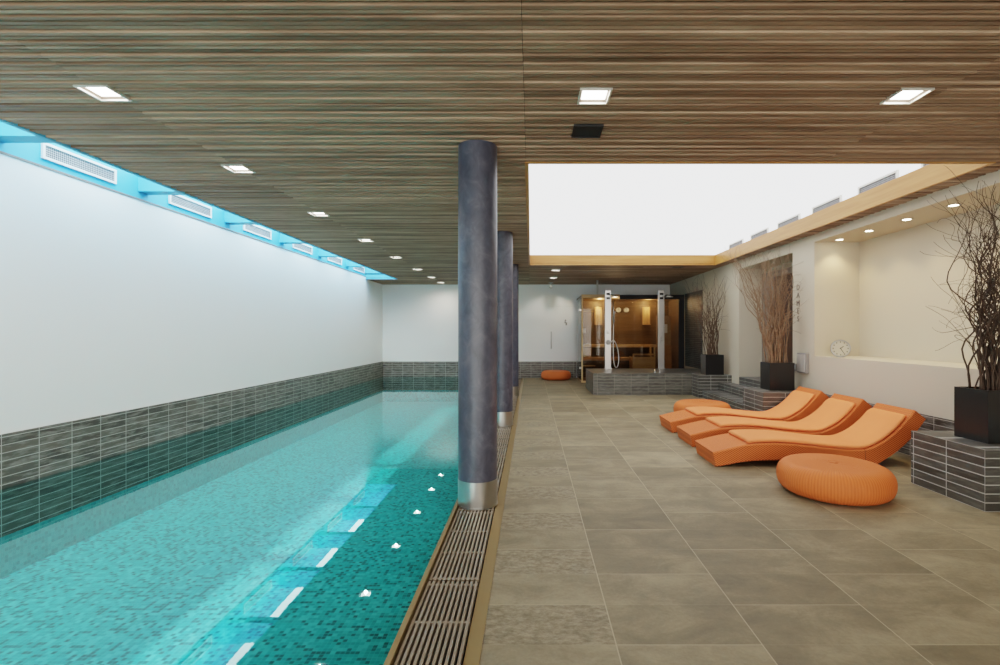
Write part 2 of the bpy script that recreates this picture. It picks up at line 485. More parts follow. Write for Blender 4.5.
# ------------------------------------------------------------------ ceiling with slats
lights_pool = [2.86, 4.18, 5.76, 7.4, 9.05, 10.75, 12.3, 13.55]
XP = -2.46
lights_deck = [(.37, 2.90), (2.19, 2.90)]
lights_far = [(.545, 10.9), (.55, 12.4)]
allsq = [(XP, y) for y in lights_pool] + lights_deck + lights_far
LS = .092
holes = [(x - LS, x + LS, y - LS, y + LS) for x, y in allsq]
VENT = (.385, 3.41)
holes.append((VENT[0] - .1, VENT[0] + .1, VENT[1] - .1, VENT[1] + .1))
RECESS = (3.08, 10.45)
holes.append((RECESS[0] - .12, RECESS[0] + .12, RECESS[1] - .12, RECESS[1] + .12))
regs = [(XS, -.0425, YN, YB), (-.0395, SX0, SY0, SY1), (-.0395, XR, YN, SY0), (-.0395, XR, SY1, YB), (SX1 + .03, XR, SY0, SY1), (XL, XS, 12.75, YB)]
b = MB()
for (x0, x1, y0, y1) in regs:
    n0, n1 = math.ceil(y0 / PITCH - 1e-6), math.floor(y1 / PITCH + 1e-6)
    for n in range(n0, n1):
        zj = H + .010 * ((n * 7919 % 101) / 101.) ** 2
        ya, yb = n * PITCH + .006, n * PITCH + .028
        iv = [(x0, x1)]
        for (hx0, hx1, hy0, hy1) in holes:
            if yb > hy0 and ya < hy1:
                nv = []
                for (a, c) in iv:
                    if hx1 <= a or hx0 >= c: nv.append((a, c)); continue
                    if hx0 > a: nv.append((a, hx0))
                    if hx1 < c: nv.append((hx1, c))
                iv = nv
        for (a, c) in iv:
            if c - a > .02: b.box(a, c, ya, yb, zj, H + .035)
ceil = struct('ceiling', b, M['slat'])
b = MB()
for (x0, x1, y0, y1) in [(XS, SX0 - .03, YN, YB), (SX0 - .03, XR + .6, YN, SY0 - .03), (SX0 - .03, XR + .6, SY1 + .03, YB), (SX1 + .03, XR + .6, SY0 - .03, SY1 + .03), (XL - .2, XS, 12.75, YB)]:
    b.box(x0, x1, y0, y1, H + .12, H + .15)
for (x0, x1, y0, y1) in [(XS, SX0 - .03, YN, YB), (SX0 - .03, XR, YN, SY0 - .03), (SX0 - .03, XR, SY1 + .03, YB), (SX1 + .03, XR, SY0 - .03, SY1 + .03), (XL, XS, 12.75, YB)]:
    pass
struct('ceiling_slab', b, M['dark'])
# backing felt directly above the slats, cut out around the fixtures
b = MB()
for (x0, x1, y0, y1) in [(XS, SX0, YN, YB), (SX0, XR, YN, SY0), (SX0, XR, SY1, YB), (SX1 + .03, XR, SY0, SY1), (XL, XS, 12.75, YB)]:
    hs = sorted([h for h in holes if h[0] >= x0 and h[1] <= x1 and h[2] >= y0 and h[3] <= y1], key=lambda h: h[2])
    rows = {}
    for h in hs: rows.setdefault((round(h[2], 3), round(h[3], 3)), []).append(h)
    # merge overlapping rows conservatively: slice y at every hole edge
    cuts = sorted({y0, y1} | {h[2] for h in hs} | {h[3] for h in hs})
    for ya, yb in zip(cuts[:-1], cuts[1:]):
        if yb - ya < 1e-4: continue
        iv = [(x0, x1)]
        for h in hs:
            if h[2] < yb - 1e-4 and h[3] > ya + 1e-4:
                nv = []
                for (a, c) in iv:
                    if h[1] <= a or h[0] >= c: nv.append((a, c)); continue
                    if h[0] > a: nv.append((a, h[0]))
                    if h[1] < c: nv.append((h[1], c))
                iv = nv
        for (a, c) in iv: b.box(a, c, ya, yb, H + .036, H + .042)
struct('ceiling_backing', b, M['dark'])

# skylight fascia
FT = 2.865
b = MB(); b.box(SX0 - .03, SX1 + .03, SY1, SY1 + .03, H, FT)
struct('trim_4', b, M['fascia'])
b = MB(); b.box(SX1, SX1 + .03, SY0, SY1, H, FT)
struct('trim_5', b, M['fascia_y'])
struct('trim_6', MB().box(SX0 - .03, SX0, SY0, SY1, H, FT), M['fascia_y'])
struct('trim_7', MB().box(SX0 - .03, SX1 + .03, SY0 - .03, SY0, H, FT), M['fascia'])
# glowing light well above; white side walls are made to glow as if lit
b = MB()
wx0, wx1, wy0, wy1, wz = SX0 - .03, SX1 + .06, SY0 - .03, SY1 + .06, 3.25
b.quad((wx0, wy0, wz), (wx1, wy0, wz), (wx1, wy1, wz), (wx0, wy1, wz))
b.quad((wx0, wy1, FT), (wx1, wy1, FT), (wx1, wy1, wz), (wx0, wy1, wz))
b.quad((wx1, wy0, FT), (wx1, wy1, FT), (wx1, wy1, wz), (wx1, wy0, wz))
b.quad((wx0, wy0, FT), (wx0, wy1, FT), (wx0, wy1, wz), (wx0, wy0, wz))
b.quad((wx0, wy0, FT), (wx1, wy0, FT), (wx1, wy0, wz), (wx0, wy0, wz))
struct('window_1', b, M['membrane'])
# black-out roof around the well
b = MB(); b.box(wx0 - .1, wx1 + .1, wy0 - .1, wy1 + .1, wz + .03, wz + .06)
struct('roof', b, M['dark'])

# ------------------------------------------------------------------ roof slit along the pool
SZ = 3.42
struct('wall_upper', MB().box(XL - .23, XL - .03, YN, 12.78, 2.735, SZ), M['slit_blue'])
struct('shadow_line_strip', MB().box(XL - .2, XL + .006, YN, 12.78, 2.715, 2.735), M['greyframe'])  # taupe strip paints the dark line of the shadow gap
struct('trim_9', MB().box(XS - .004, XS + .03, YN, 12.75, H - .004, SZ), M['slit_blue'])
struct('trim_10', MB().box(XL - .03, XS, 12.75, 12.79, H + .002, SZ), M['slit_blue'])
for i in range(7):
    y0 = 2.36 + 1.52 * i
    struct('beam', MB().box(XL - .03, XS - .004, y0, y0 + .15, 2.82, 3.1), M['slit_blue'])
struct('window_2', MB().box(XL - .2, XS + .03, YN, 12.79, SZ, SZ + .02), M['glazing'])

def grille(name, label, cat, loc, w, h, group, flip):
    t = thing(name, label, cat, loc, 0, group)
    f = MB(); e = .022; d = .02 * flip
    a, c = sorted((0, d))
    f.box(a, c, 0, w, 0, e); f.box(a, c, 0, w, h - e, h); f.box(a, c, 0, e, e, h - e); f.box(a, c, w - e, w, e, h - e)
    f.build('frame', M['plastic'] if flip > 0 else M['alum'], t)
    a, c = sorted((0, d * .5))
    MB().box(a, c, e, w - e, e, h - e).build('mesh_panel', M['mesh'], t)
    return t
gr = None
for i in range(6):
    y0 = 4.33 + 1.52 * i
    lab = 'white air grille in the blue roof slit, %s from the viewer' % ORD[i]
    if gr is None: gr = grille('air_grille', lab, 'air grille', (XL - .03, y0, 2.805), .77, .145, 'air grilles in the blue slit', 1)
    else: dup(gr, (XL - .03, y0, 2.805), 0, lab)
gr = None
for i in range(6):
    y0 = 4.19 + .935 * i
    lab = 'pale air grille peeping over the honey wood skylight edge, %s from the viewer' % ORD[i]
    if gr is None: gr = grille('skylight_grille', lab, 'air grille', (wx1 - .004, y0, 2.80), .62, .165, 'air grilles above the skylight edge', -1)
    else: dup(gr, (wx1 - .004, y0, 2.80), 0, lab)

# ------------------------------------------------------------------ downlights
def spot(loc, energy, col, size=110, blend=.6, rad=.06, rot=(0, 0, 0)):
    l = bpy.data.lights.new('spot_lamp', 'SPOT'); l.energy = energy; l.color = col; l.spot_size = R(size); l.spot_blend = blend; l.shadow_soft_size = rad
    o = bpy.data.objects.new('spot_lamp', l); COL.objects.link(o); o.location = loc; o.rotation_euler = rot
    return o
dl = None
def downlight(x, y, lab, grp):
    global dl
    if dl is None:
        dl = thing('ceiling_light', lab, 'downlight', (x, y, H), 0, grp)
        f = MB(); e = .012
        for (a, c, p, q) in ((-LS, LS, -LS, -LS + e), (-LS, LS, LS - e, LS), (-LS, -LS + e, -LS + e, LS - e), (LS - e, LS, -LS + e, LS - e)):
            f.box(a, c, p, q, -.006, .07)
        f.build('frame', M['alum'], dl)
        f = MB()
        i = .070; z0 = .002
        o_ = LS - e
        pts = [(-o_, -o_), (o_, -o_), (o_, o_), (-o_, o_)]; pin = [(-i, -i), (i, -i), (i, i), (-i, i)]
        for k in range(4):
            k2 = (k + 1) % 4
            f.quad((*pts[k], z0), (*pts[k2], z0), (*pin[k2], z0 + .016), (*pin[k], z0 + .016))
        f.build('bezel', M['greyframe'], dl)
        MB().box(-i, i, -i, i, .016, .022).build('diffuser', M['lamp'], dl)
    else:
        dup(dl, (x, y, H), 0, lab, grp)
for i, y in enumerate(lights_pool):
    downlight(XP, y, 'square recessed downlight in the long row above the pool, %s from the viewer' % ORD[i], 'downlights above the pool')
    spot((XP, y, H - .02), 30, (1, .88, .76), 172, 1., .02)
downlight(*lights_deck[0], 'square recessed downlight in front of the skylight, beside the black ceiling speaker', 'downlights above the deck')
downlight(*lights_deck[1], 'square recessed downlight in front of the skylight, toward the lit wall niche', 'downlights above the deck')
downlight(*lights_far[0], 'square recessed downlight beyond the skylight, just behind its wooden edge', 'downlights above the deck')
downlight(*lights_far[1], 'square recessed downlight beyond the skylight, close to the small ceiling spotlight', 'downlights above the deck')
for p in lights_deck + lights_far: spot((p[0], p[1], H - .02), 22 if p[1] < 5 else 7, (1, .90, .76))

t = thing('ceiling_speaker', 'black square flush panel set in the slatted ceiling', 'speaker', (VENT[0], VENT[1], H))
f = MB()
for (a, c, p, q) in ((-.1, .1, -.1, -.09), (-.1, .1, .09, .1), (-.1, -.09, -.09, .09), (.09, .1, -.09, .09)): f.box(a, c, p, q, -.004, .03)
f.build('frame', M['black'], t)
MB().box(-.09, .09, -.09, .09, .002, .01).build('speaker_cloth', M['black'], t)
t = thing('recessed_spot', 'unlit dark square recess in the ceiling beyond the skylight', 'downlight', (RECESS[0], RECESS[1], H))
f = MB()
for (a, c, p, q) in ((-.12, .12, -.12, -.105), (-.12, .12, .105, .12), (-.12, -.105, -.105, .105), (.105, .12, -.105, .105)): f.box(a, c, p, q, -.004, .05)
f.build('frame', M['greyframe'], t)
MB().box(-.105, .105, -.105, .105, .03, .035).build('lamp_lens', M['black'], t)

# small spotlight hanging near the back wall
t = thing('ceiling_spotlight', 'small chrome spotlight hanging from the ceiling before the white back wall', 'spotlight', (.545, 13.6, H))
MB().tube([(0, 0, 0), (0, 0, -.08)], .016, 10).build('stem', M['steel'], t, smooth=True)
MB().lathe([(.07, -.002), (.07, -.014), (.012, -.02)], 24).build('mount_plate', M['steel'], t, autosmooth=40)
MB().tube([(0, -.05, -.105), (0, 0, -.09), (0, .06, -.12)], [.03, .04, .045], 16).build('lamp_head', M['steel'], t, autosmooth=40)
spot((.545, 13.45, H - .03), 14, (1, .93, .85), 120, .4, .02, (R(12), 0, 0))

# niche downlights
nl = None
for i, y in enumerate((6.78, 6.19, 5.57, 4.95, 4.33, 3.71)):
    lab = 'round warm downlight under the top of the lit wall niche, %s from the clock' % ORD[i]
    if nl is None:
        nl = thing('niche_light', lab, 'downlight', (4.21, y, NZ1), 0, 'round downlights in the wall niche')
        MB().lathe([(.062, 0), (.062, -.006), (.042, -.006), (.042, 0)], 32).build('trim_ring', M['steel'], nl, autosmooth=40)
        MB().lathe([(.040, -.001), (.040, -.004)], 24).build('bulb_lens', M['nlamp'], nl)
    else: dup(nl, (4.21, y, NZ1), 0, lab)
    spot((4.23, y, NZ1 - .02), 13, (1, .74, .40), 105, .7, .03)

# ------------------------------------------------------------------ columns
c0 = None
for i, y in enumerate((3.69, 6.86, 10.05)):
    lab = ['round blue grey column with steel foot, tallest in view, standing on the grate', 'round grey column just behind the big front column', 'slim looking brownish column, last of the three down the grate'][i]
    if c0 is None:
        c0 = thing('column', lab, 'column', (-.395, y, .0165), 0, 'round columns along the pool'); c0['kind'] = 'thing'
        MB().lathe([(.144, .19), (.144, H - .0165)], 64).build('shaft', M['column'], c0, autosmooth=40)
        MB().lathe([(.147, 0), (.147, .192), (.143, .192)], 64).build('steel_collar', M['steel'], c0, autosmooth=40)
        MB().lathe([(.150, 0), (.150, .012), (.146, .012)], 64).build('base_ring', M['steel'], c0, autosmooth=40)
    else: dup(c0, (-.395, y, .0165), 0, lab)

# ------------------------------------------------------------------ plinths, steps, shower platform
tag(MB().box(3.25, XR - .016, 3.557, 4.25, 0, .445).build('tiled_plinth', M['stone_plinth']), 'stone tiled plinth in the near corner under the tall dark twig planter', 'plinth', 'stone plinths along the wall')
tag(MB().box(3.245, XR, 6.95, 7.6, 0, .445).build('tiled_plinth', M['stone_plinth']), 'stone tiled plinth behind the loungers under the warmly lit twig planter', 'plinth', 'stone plinths along the wall')
tag(MB().box(3.317, XR, 9.83, 10.258, 0, .445).build('tiled_plinth', M['stone_plinth']), 'stone tiled plinth joined to the shower platform, under the smallest looking planter', 'plinth', 'stone plinths along the wall')
b = MB()
b.box(3.39, 3.72, 7.602, 9.828, 0, .15); b.box(3.72, 3.968, 7.602, 9.828, 0, .30)
tag(b.build('tiled_steps', M['stone_plinth']), 'low stone steps between two plinths leading to the doorway', 'steps')
struct('floor_landing', MB().box(XR, 4.46, RY0, RY1, .0, .445), M['stone_plinth'])
t = thing('shower_platform', 'raised stone tiled shower platform in front of the sauna', 'platform', (1.285, 10.264, 0))
MB().box(0, 2.68, 0, 1.4, 0, .44).build('tiled_base', M['stone_platform'], t)
MB().box(-.004, 2.68, -.004, 1.4, .44, .447).build('slate_top', plain('dark wet slate', (.085, .082, .072), .3, var=.3, scale=4), t)
for i, x in enumerate((2.60, 2.70)):
    o = MB().lathe([(.022, 0), (.022, .02), (.012, .024), (.012, .045), (.024, .05), (.024, .06), (.004, .064)], 20).build('floor_tap', M['steel'], autosmooth=40)
    o.location = (x, 10.42, .447)
    tag(o, ['small chrome knob on the platform edge, on the hose shower side', 'small chrome knob on the platform edge, next to the plain shower post'][i], 'tap', 'knobs on the shower platform')

def dense(sec, n=5):
    out = []
    for i in range(len(sec) - 1):
        p0 = sec[max(i - 1, 0)]; p1 = sec[i]; p2 = sec[i + 1]; p3 = sec[min(i + 2, len(sec) - 1)]
        for k in range(n):
            t_ = k / n
            out.append(tuple(.5 * ((2 * b_) + (-a_ + c_) * t_ + (2 * a_ - 5 * b_ + 4 * c_ - d_) * t_ ** 2 + (-a_ + 3 * b_ - 3 * c_ + d_) * t_ ** 3) for a_, b_, c_, d_ in zip(p0, p1, p2, p3)))
    out.append(sec[-1])
    return out
# shower posts
def shower(label, x, hose):
    t = thing('shower_column', label, 'shower', (x, 11.5, .447), 0, 'steel shower posts')
    MB().box(-.072, .072, -.03, .03, 0, 1.82).build('post', M['steel'], t, bevel=.006)
    MB().box(-.085, .085, -.045, .045, 0, .02).build('foot_plate', M['steel'], t)
    h = MB(); h.tube([(.05, -.03, 1.70), (.05, -.16, 1.71), (.10, -.24, 1.69)], .014, 10)
    o = h.build('shower_arm', M['steel'], t, smooth=True)
    MB().lathe([(.02, 1.69), (.03, 1.68), (.085, 1.655), (.085, 1.645)], 28, (.12, -.25, 0)).build('shower_head', M['steel'], o, autosmooth=40)
    for z in (1.64, 1.74):
        MB().box(-.0395, .04, -.034, -.029, z - .03, z + .02).build('jet_plate', M['black'], t)
    if hose:
        for z, r in ((.62, .055), (.85, .035)):
            MB().lathe([(r, -.03), (r, -.055), (r * .75, -.075)], 24, (0, 0, z), axis='y').build('valve', M['steel'] if z > .7 else M['grey'], t, autosmooth=40)
        cp = [(.04, -.07, .60), (.12, -.09, .66), (.20, -.09, .50), (.235, -.09, .25), (.21, -.09, .07), (.15, -.09, .06), (.115, -.085, .25), (.11, -.08, .60), (.12, -.07, 1.08)]
        pts = dense(cp, 5)
        MB().tube(pts, .012, 8).build('hose', M['steel'], t, smooth=True)
        MB().tube([(.13, -.07, 1.08), (.13, -.07, 1.25), (.13, -.11, 1.32)], [.014, .016, .035], 12).build('hand_shower', M['grey'], t, smooth=True)
        MB().tube([(.12, -.03, .95), (.12, -.03, 1.6)], .012, 10).build('slide_rail', M['steel'], t, smooth=True)
    else:
        for z in (.63, .72):
            MB().lathe([(.03, -.03), (.03, -.05), (.022, -.06)], 20, (0, 0, z), axis='y').build('valve', M['steel'], t, autosmooth=40)
    return t
shower('steel shower post with hose and hand shower on the stone platform', 1.78, True)
shower('plain steel shower post with two knobs on the stone platform', 3.01, False)

# ------------------------------------------------------------------ sauna
SF, SXa, SXb, SH = 12.8, 1.30, 3.945, 2.26
sa = thing('sauna_cabin', 'glass fronted wooden sauna cabin in the back corner', 'sauna', (0, 0, 0))
MB().box(SXa + .02, SXb, 14.10, 14.18, 0, 2.2).build('back_panel', M['sauna'], sa)
MB().box(SXb - .05, SXb, SF + .08, 14.10, 0, 2.2).build('side_panel', M['sauna'], sa)
MB().box(SXa, SXb, SF + .02, 14.18, 2.2, SH - .01).build('cabin_roof', M['sauna'], sa)
MB().box(SXa + .02, SXb - .05, SF + .05, 14.10, 0, .03).build('cabin_floor', M['pine_hot'], sa)
MB().box(SXa, SXa + .035, SF - .02, SF + .06, 0, SH).build('corner_post', M['pine'], sa)
MB().box(SXa, 2.28, SF - .035, SF + .02, 2.185, SH + .01).build('light_toned_rail', M['pine'], sa)  # pale half stands in for the lamp-lit cabin ceiling
MB().box(2.28, SXb, SF - .02, SF + .02, 2.15, SH).build('light_toned_rail', M['black'], sa)  # black half stands in for the dark ceiling mirrored in the glass
MB().box(SXb - .14, SXb, SF - .015, SF + .03, 0, 2.15).build('end_post', M['black'], sa)
MB().box(SXa + .04, 3.36, SF - .01, SF + .02, .0, .05).build('sill', M['pine'], sa)
for (a, c) in ((SXa + .04, 1.86), (1.87, 3.385), (3.40, SXb - .14)):
    MB().box(a, c, SF, SF + .008, .05, 2.185 if c < 2 else 2.15).build('glass_pane', M['glass'], sa)
o = MB().box(SXa - .008, SXa, SF + .06, YB - .02, .06, 2.2).build('side_glass', M['clear'], sa)
for z in (.35, 1.85):
    MB().box(SXa - .05, SXa + .03, SF + .02, SF + .12, z, z + .05).build('hinge', M['steel'], o)
b = MB()
for k in range(4): b.box(SXa + .04, 3.42, 13.52 + k * .145, 13.65 + k * .145, .93, .965)
b.box(SXa + .04, 3.42, 13.50, 13.52, .89, .965)
b.build('bench', M['pine'], sa)
b = MB()
for k in range(3): b.box(SXa + .04, 2.62, 13.08 + k * .145, 13.21 + k * .145, .60, .635)
b.box(SXa + .04, 2.62, 13.06, 13.08, .555, .635)
b.build('bench', M['pine_hot'], sa)
b = MB()
for z in (.06, .16, .26, .36, .46, .56): b.box(2.66, 3.25, 12.98, 13.0, z, z + .094)
b.box(2.66, 2.68, 13.0, 13.46, .06, .65); b.box(3.23, 3.25, 13.0, 13.46, .06, .65)
b.box(2.69, 3.22, 13.02, 13.44, .05, .6)
hg = b.build('heater_guard', M['pine'], sa)
b = MB(); b.box(2.66, 3.25, 12.97, 13.01, .70, .74); b.box(2.66, 2.70, 12.97, 13.01, .65, .70); b.box(3.21, 3.25, 12.97, 13.01, .65, .95); b.box(3.21, 3.25, 13.4, 13.44, .65, .95)
b.build('guard_rail', M['pine'], hg)
MB().box(3.42, 3.80, 13.5, 13.55, .95, 1.75).build('inner_panel', wood_mat('pale brown panel', (.36, .24, .14), (.46, .32, .2), .5, 'x'), sa)
MB().box(3.42, 3.80, 13.45, 13.55, .06, .95).build('inner_panel', M['pine_hot'], sa)
MB().box(3.62, 3.70, 13.485, 13.5, 1.28, 1.52).build('control_plate', M['plastic'], sa)
MB().box(SXa + .05, SXa + .11, SF + .02, SF + .05, 1.28, 1.40).build('small_plate', M['plastic'], sa)  # small white plate behind the first pane
MB().box(SXa + .04, 1.66, SF + .02, SF + .05, 1.82, 1.85).build('pale_strip', M['pine'], sa)  # thin pale strips across the first pane
MB().box(SXa + .04, 1.66, SF + .02, SF + .05, .42, .45).build('pale_strip', M['pine'], sa)

gg = None
for i, x in enumerate((2.48, 2.70)):
    lab = ['round white sauna gauge on the plank wall, the one closer to the hose shower post', 'round white sauna gauge on the plank wall, the one farther from the hose shower post'][i]
    if gg is None:
        gg = thing('wall_gauge', lab, 'gauge', (x, 14.1, 1.93), 0, 'round gauges inside the sauna')
        MB().lathe([(.078, 0), (.078, -.025), (.068, -.03), (.068, -.022)], 36, axis='y').build('rim', M['steel'], gg, autosmooth=40)
        MB().lathe([(.068, -.018), (.068, -.023)], 36, axis='y').build('dial', M['plastic'], gg)
        MB().box(-.004, .004, -.026, -.0235, -.01, .055).build('needle', M['black'], gg)
    else: dup(gg, (x, 14.1, 1.93), 0, lab)
ws = None
for i, x in enumerate((1.90, 3.26)):
    lab = ['slatted wooden lamp shade on the sauna wall above the bucket end of the bench', 'slatted wooden lamp shade on the sauna wall above the heater guard'][i]
    if ws is None:
        ws = thing('sauna_lamp', lab, 'lamp', (x, 14.095, 1.53), 0, 'wooden lamps inside the sauna')
        b = MB()
        for k in range(9):
            a = PI * k / 8
            xx, yy = -.10 * math.cos(a), -.11 * math.sin(a)
            b.box(xx - .014, xx + .014, yy - .008, yy, 0, .48)
        b.build('lamp_shade', M['pine'], ws)
        MB().box(-.11, .11, -.11, -.002, -.02, 0).build('lamp_base', M['pine'], ws)
    else: dup(ws, (x, 14.095, 1.53), 0, lab)
t = thing('sauna_bucket', 'pale wooden water bucket on the lower sauna bench', 'bucket', (1.50, 13.28, .636))
MB().lathe([(.10, 0), (.125, .24), (.11, .24), (.09, .02)], 28).build('bucket_body', M['pine'], t, autosmooth=40)
MB().tube([(-.12, 0, .22), (-.10, 0, .33), (0, 0, .37), (.10, 0, .33), (.12, 0, .22)], .008, 8).build('bucket_handle', M['steel'], t, smooth=True)
tag(MB().tube([(1.73, 12.95, SH - .0), (1.73, 12.95, H - .002)], .024, 16).build('conduit_pipe', M['alum'], smooth=True), 'thin pale pipe rising from the sauna roof to the ceiling', 'pipe')

def point(loc, e, col, rad=.08):
    l = bpy.data.lights.new('bulb', 'POINT'); l.energy = e; l.color = col; l.shadow_soft_size = rad
    o = bpy.data.objects.new('bulb', l); COL.objects.link(o); o.location = loc
point((1.90, 13.75, 2.08), 13, (1, .72, .38), .05)
point((3.26, 13.75, 2.08), 12, (1, .72, .38), .05)
point((2.2, 13.0, 1.95), 16, (1, .78, .5), .05)

# ------------------------------------------------------------------ door in the back wall and doorway recess
d = MB().box(.486, 1.262, YB - .012, YB, .47, 2.05).build('door_1', M['white']); d['kind'] = 'structure'
MB().box(.486, 1.262, YB - .02, YB - .012, 2.03, 2.055).build('door_head', M['plastic'], d)
MB().tube([(.575, YB - .05, .83), (.575, YB - .05, 1.32)], .013, 12).build('door_handle', M['steel'], d, smooth=True)
b = MB()   # small pictogram: a figure
b.lathe([(.024, YB - .015), (.024, YB - .012)], 20, (.985, 0, 1.64), axis='y')
b.box(.955, 1.0, YB - .015, YB - .012, 1.56, 1.61); b.box(.985, 1.03, YB - .015, YB - .012, 1.50, 1.58)
b.build('pictogram', M['grey'], d)

d = MB().box(4.42, 4.46, RY0 + .05, 9.02, .445, 2.3).build('door_2', M['door_wood']); d['kind'] = 'structure'
b = MB(); b.box(4.40, 4.46, 9.02, RY1, .445, 2.40); b.box(4.40, 4.46, RY0, 9.02, 2.3, 2.40)
b.build('door_frame', M['greyframe'], d)

# vertical lettering beside the doorway
cu = bpy.data.curves.new('lettering', 'FONT'); cu.body = 'D\nA\nM\nE\nS'; cu.align_x = 'CENTER'; cu.size = .115; cu.space_line = 1.02; cu.extrude = .003
tmp = bpy.data.objects.new('tmp', cu); COL.objects.link(tmp)
dg = bpy.context.evaluated_depsgraph_get()
me = bpy.data.meshes.new_from_object(tmp.evaluated_get(dg))
bpy.data.objects.remove(tmp)
me.materials.clear(); me.materials.append(M['greyframe'])
o = bpy.data.objects.new('wall_sign', me); COL.objects.link(o)
o.rotation_euler = (R(90), 0, R(-90)); o.location = (XR - .004, 7.38, 1.92)
tag(o, 'grey letters stacked down the wall beside the doorway', 'lettering', kind='thing')

t = thing('wall_box', 'flat grey metal box on the wall between doorway and niche', 'wall box', (XR, 7.09, .70))
MB().box(-.05, 0, 0, .24, 0, .29).build('casing', M['grey'], t, bevel=.006)
MB().box(-.056, -.05, .02, .22, .02, .27).build('cover', M['alum'], t)
t = thing('light_switch', 'small grey light switch low beside the doorway', 'switch', (XR, 7.43, .71))
MB().box(-.01, 0, 0, .08, 0, .11).build('switch_plate', M['grey'], t)
MB().box(-.016, -.01, .02, .06, .025, .085).build('rocker', M['alum'], t)

# clock in the niche
t = thing('clock', 'round cream clock leaning in the lit wall niche', 'clock', (4.10, 6.58, NZ0 + .001))
t.rotation_euler = (0, R(8), R(-128 + 180 + 12))
# local: face toward -x
MB().lathe([(.10, .045), (.115, .03), (.118, 0), (.112, -.012), (.103, -.012), (.103, 0)], 48, (0, 0, .118), axis='x').build('clock_case', M['steel'], t, autosmooth=40)
MB().lathe([(.103, 0), (.103, -.003)], 48, (0, 0, .118), axis='x').build('clock_face', plain('cream dial', (.50, .45, .34), .5), t)
b = MB()
for k in range(12):
    a = k * PI / 6
    yy, zz = .085 * math.sin(a), .118 + .085 * math.cos(a)
    b.box(-.006, -.003, yy - .005, yy + .005, zz - .007, zz + .007)
b.build('hour_marks', M['black'], t)
def hand(a, l, w):
    b = MB(); s, c = math.sin(a), math.cos(a)
    p = lambda r, o: (-.007, r * s + o * c, .118 + r * c - o * s)
    b.quad(p(-.01, -w), p(l, -w * .6), p(l, w * .6), p(-.01, w))
    return b.build('clock_hand', M['black'], t)
# face seen from -x: clockwise runs toward -y
hand(-R(50), .048, .005); hand(-R(150), .075, .004)

# ------------------------------------------------------------------ poufs
def pouf(label, loc):
    t = thing('pouf', label, 'pouf', loc, 0, 'orange poufs')
    prof = []
    Rr, Hh = .413, .245
    n = 40
    prof.append((.26, .0))
    for k in range(n + 1):
        a = -PI / 2 + PI * k / n
        c, s = math.cos(a), math.sin(a)
        r = .280 + (Rr - .280) * (abs(c) ** .80)
        z = .120 + (.120 if s > 0 else .119) * (abs(s) ** .85) * (1 if s > 0 else -1)
        prof.append((r, z))
    top = prof[-1][1]
    for r in (.25, .21, .16, .12, .08, .05):
        prof.append((r, top + .006 * (1 - r / .33)))
    prof.append((.035, top - .002)); prof.append((.012, top - .005))
    def rib(a, i):
        r = prof[i][0]
        return 1 + (.0022 if r > .2 else .0) * math.cos(120 * a)
    MB().lathe(prof, 480, rib=rib).build('pouf_body', M['pouf'], t, smooth=True)
    MB().lathe([(.030, top - .004), (.028, top + .003), (.012, top + .006), (.003, top + .006)], 20).build('pouf_button', M['wicker'], t, smooth=True)
    return t
p0 = pouf('round orange ribbed pouf in front of the loungers, largest looking of the poufs', (2.43, 3.99, 0))
dup(p0, (2.59, 7.53, 0), .4, 'round orange ribbed pouf tucked behind the row of loungers')
dup(p0, (.69, 13.70, 0), .9, 'round orange ribbed pouf by the white back wall beside the sauna')

# ------------------------------------------------------------------ loungers
PR = [(1.738, .139, 1.768, 0.0), (1.80, .153, 1.82, .005), (1.90, .178, 1.91, .022), (2.03, .206, 2.02, .042), (2.15, .220, 2.13, .054), (2.3, .226, 2.28, .060), (2.45, .222, 2.44, .06), (2.58, .210, 2.57, .056),
      (2.72, .194, 2.72, .047), (2.88, .176, 2.88, .03), (3.0, .166, 3.01, .015), (3.10, .161, 3.12, .004), (3.19, .165, 3.20, 0.0)]
PB = [(3.197, .166, 3.207, 0.0), (3.26, .186, 3.30, .012), (3.34, .225, 3.39, .065), (3.42, .276, 3.47, .118), (3.505, .349, 3.56, .19), (3.59, .442, 3.66, .290), (3.672, .541, 3.781, .452)]
X0 = 1.76
def slab(sec, y0, y1, bev=.012):
    b = MB(); ring = []
    for (xt, zt, xb, zb) in sec:
        base = len(b.v)
        xt -= X0; xb -= X0
        tx, tz = xb - xt, zb - zt
        q = [(xt, y0 + bev, zt), (xt, y1 - bev, zt), (xt + tx * .07, y1, zt + tz * .07), (xb - tx * .07, y1, zb - tz * .07), (xb, y1 - bev, zb), (xb, y0 + bev, zb), (xb - tx * .07, y0, zb - tz * .07), (xt + tx * .07, y0, zt + tz * .07)]
        b.v += q; ring.append(base)
    for a, c in zip(ring[:-1], ring[1:]):
        for k in range(8):
            k2 = (k + 1) % 8
            b.f.append((a + k, a + k2, c + k2, c + k))
    b.f.append(tuple(ring[0] + k for k in range(8))); b.f.append(tuple(ring[-1] + k for k in range(8))[::-1])
    return b
LW = .54
lo = thing('sun_lounger', 'orange woven lounger, front of the three, with the pouf before it', 'sun lounger', (1.76, 4.75, 0), 0, 'orange loungers in a row')
slab(dense(PR), 0, LW).build('seat_frame', M['wicker'], lo, autosmooth=35)
slab(dense(PB), 0, LW).build('back_frame', M['wicker'], lo, autosmooth=35)
MB().box(3.190 - X0, 3.206 - X0, .005, LW - .005, .02, .155).build('seam', M['dark'], lo)
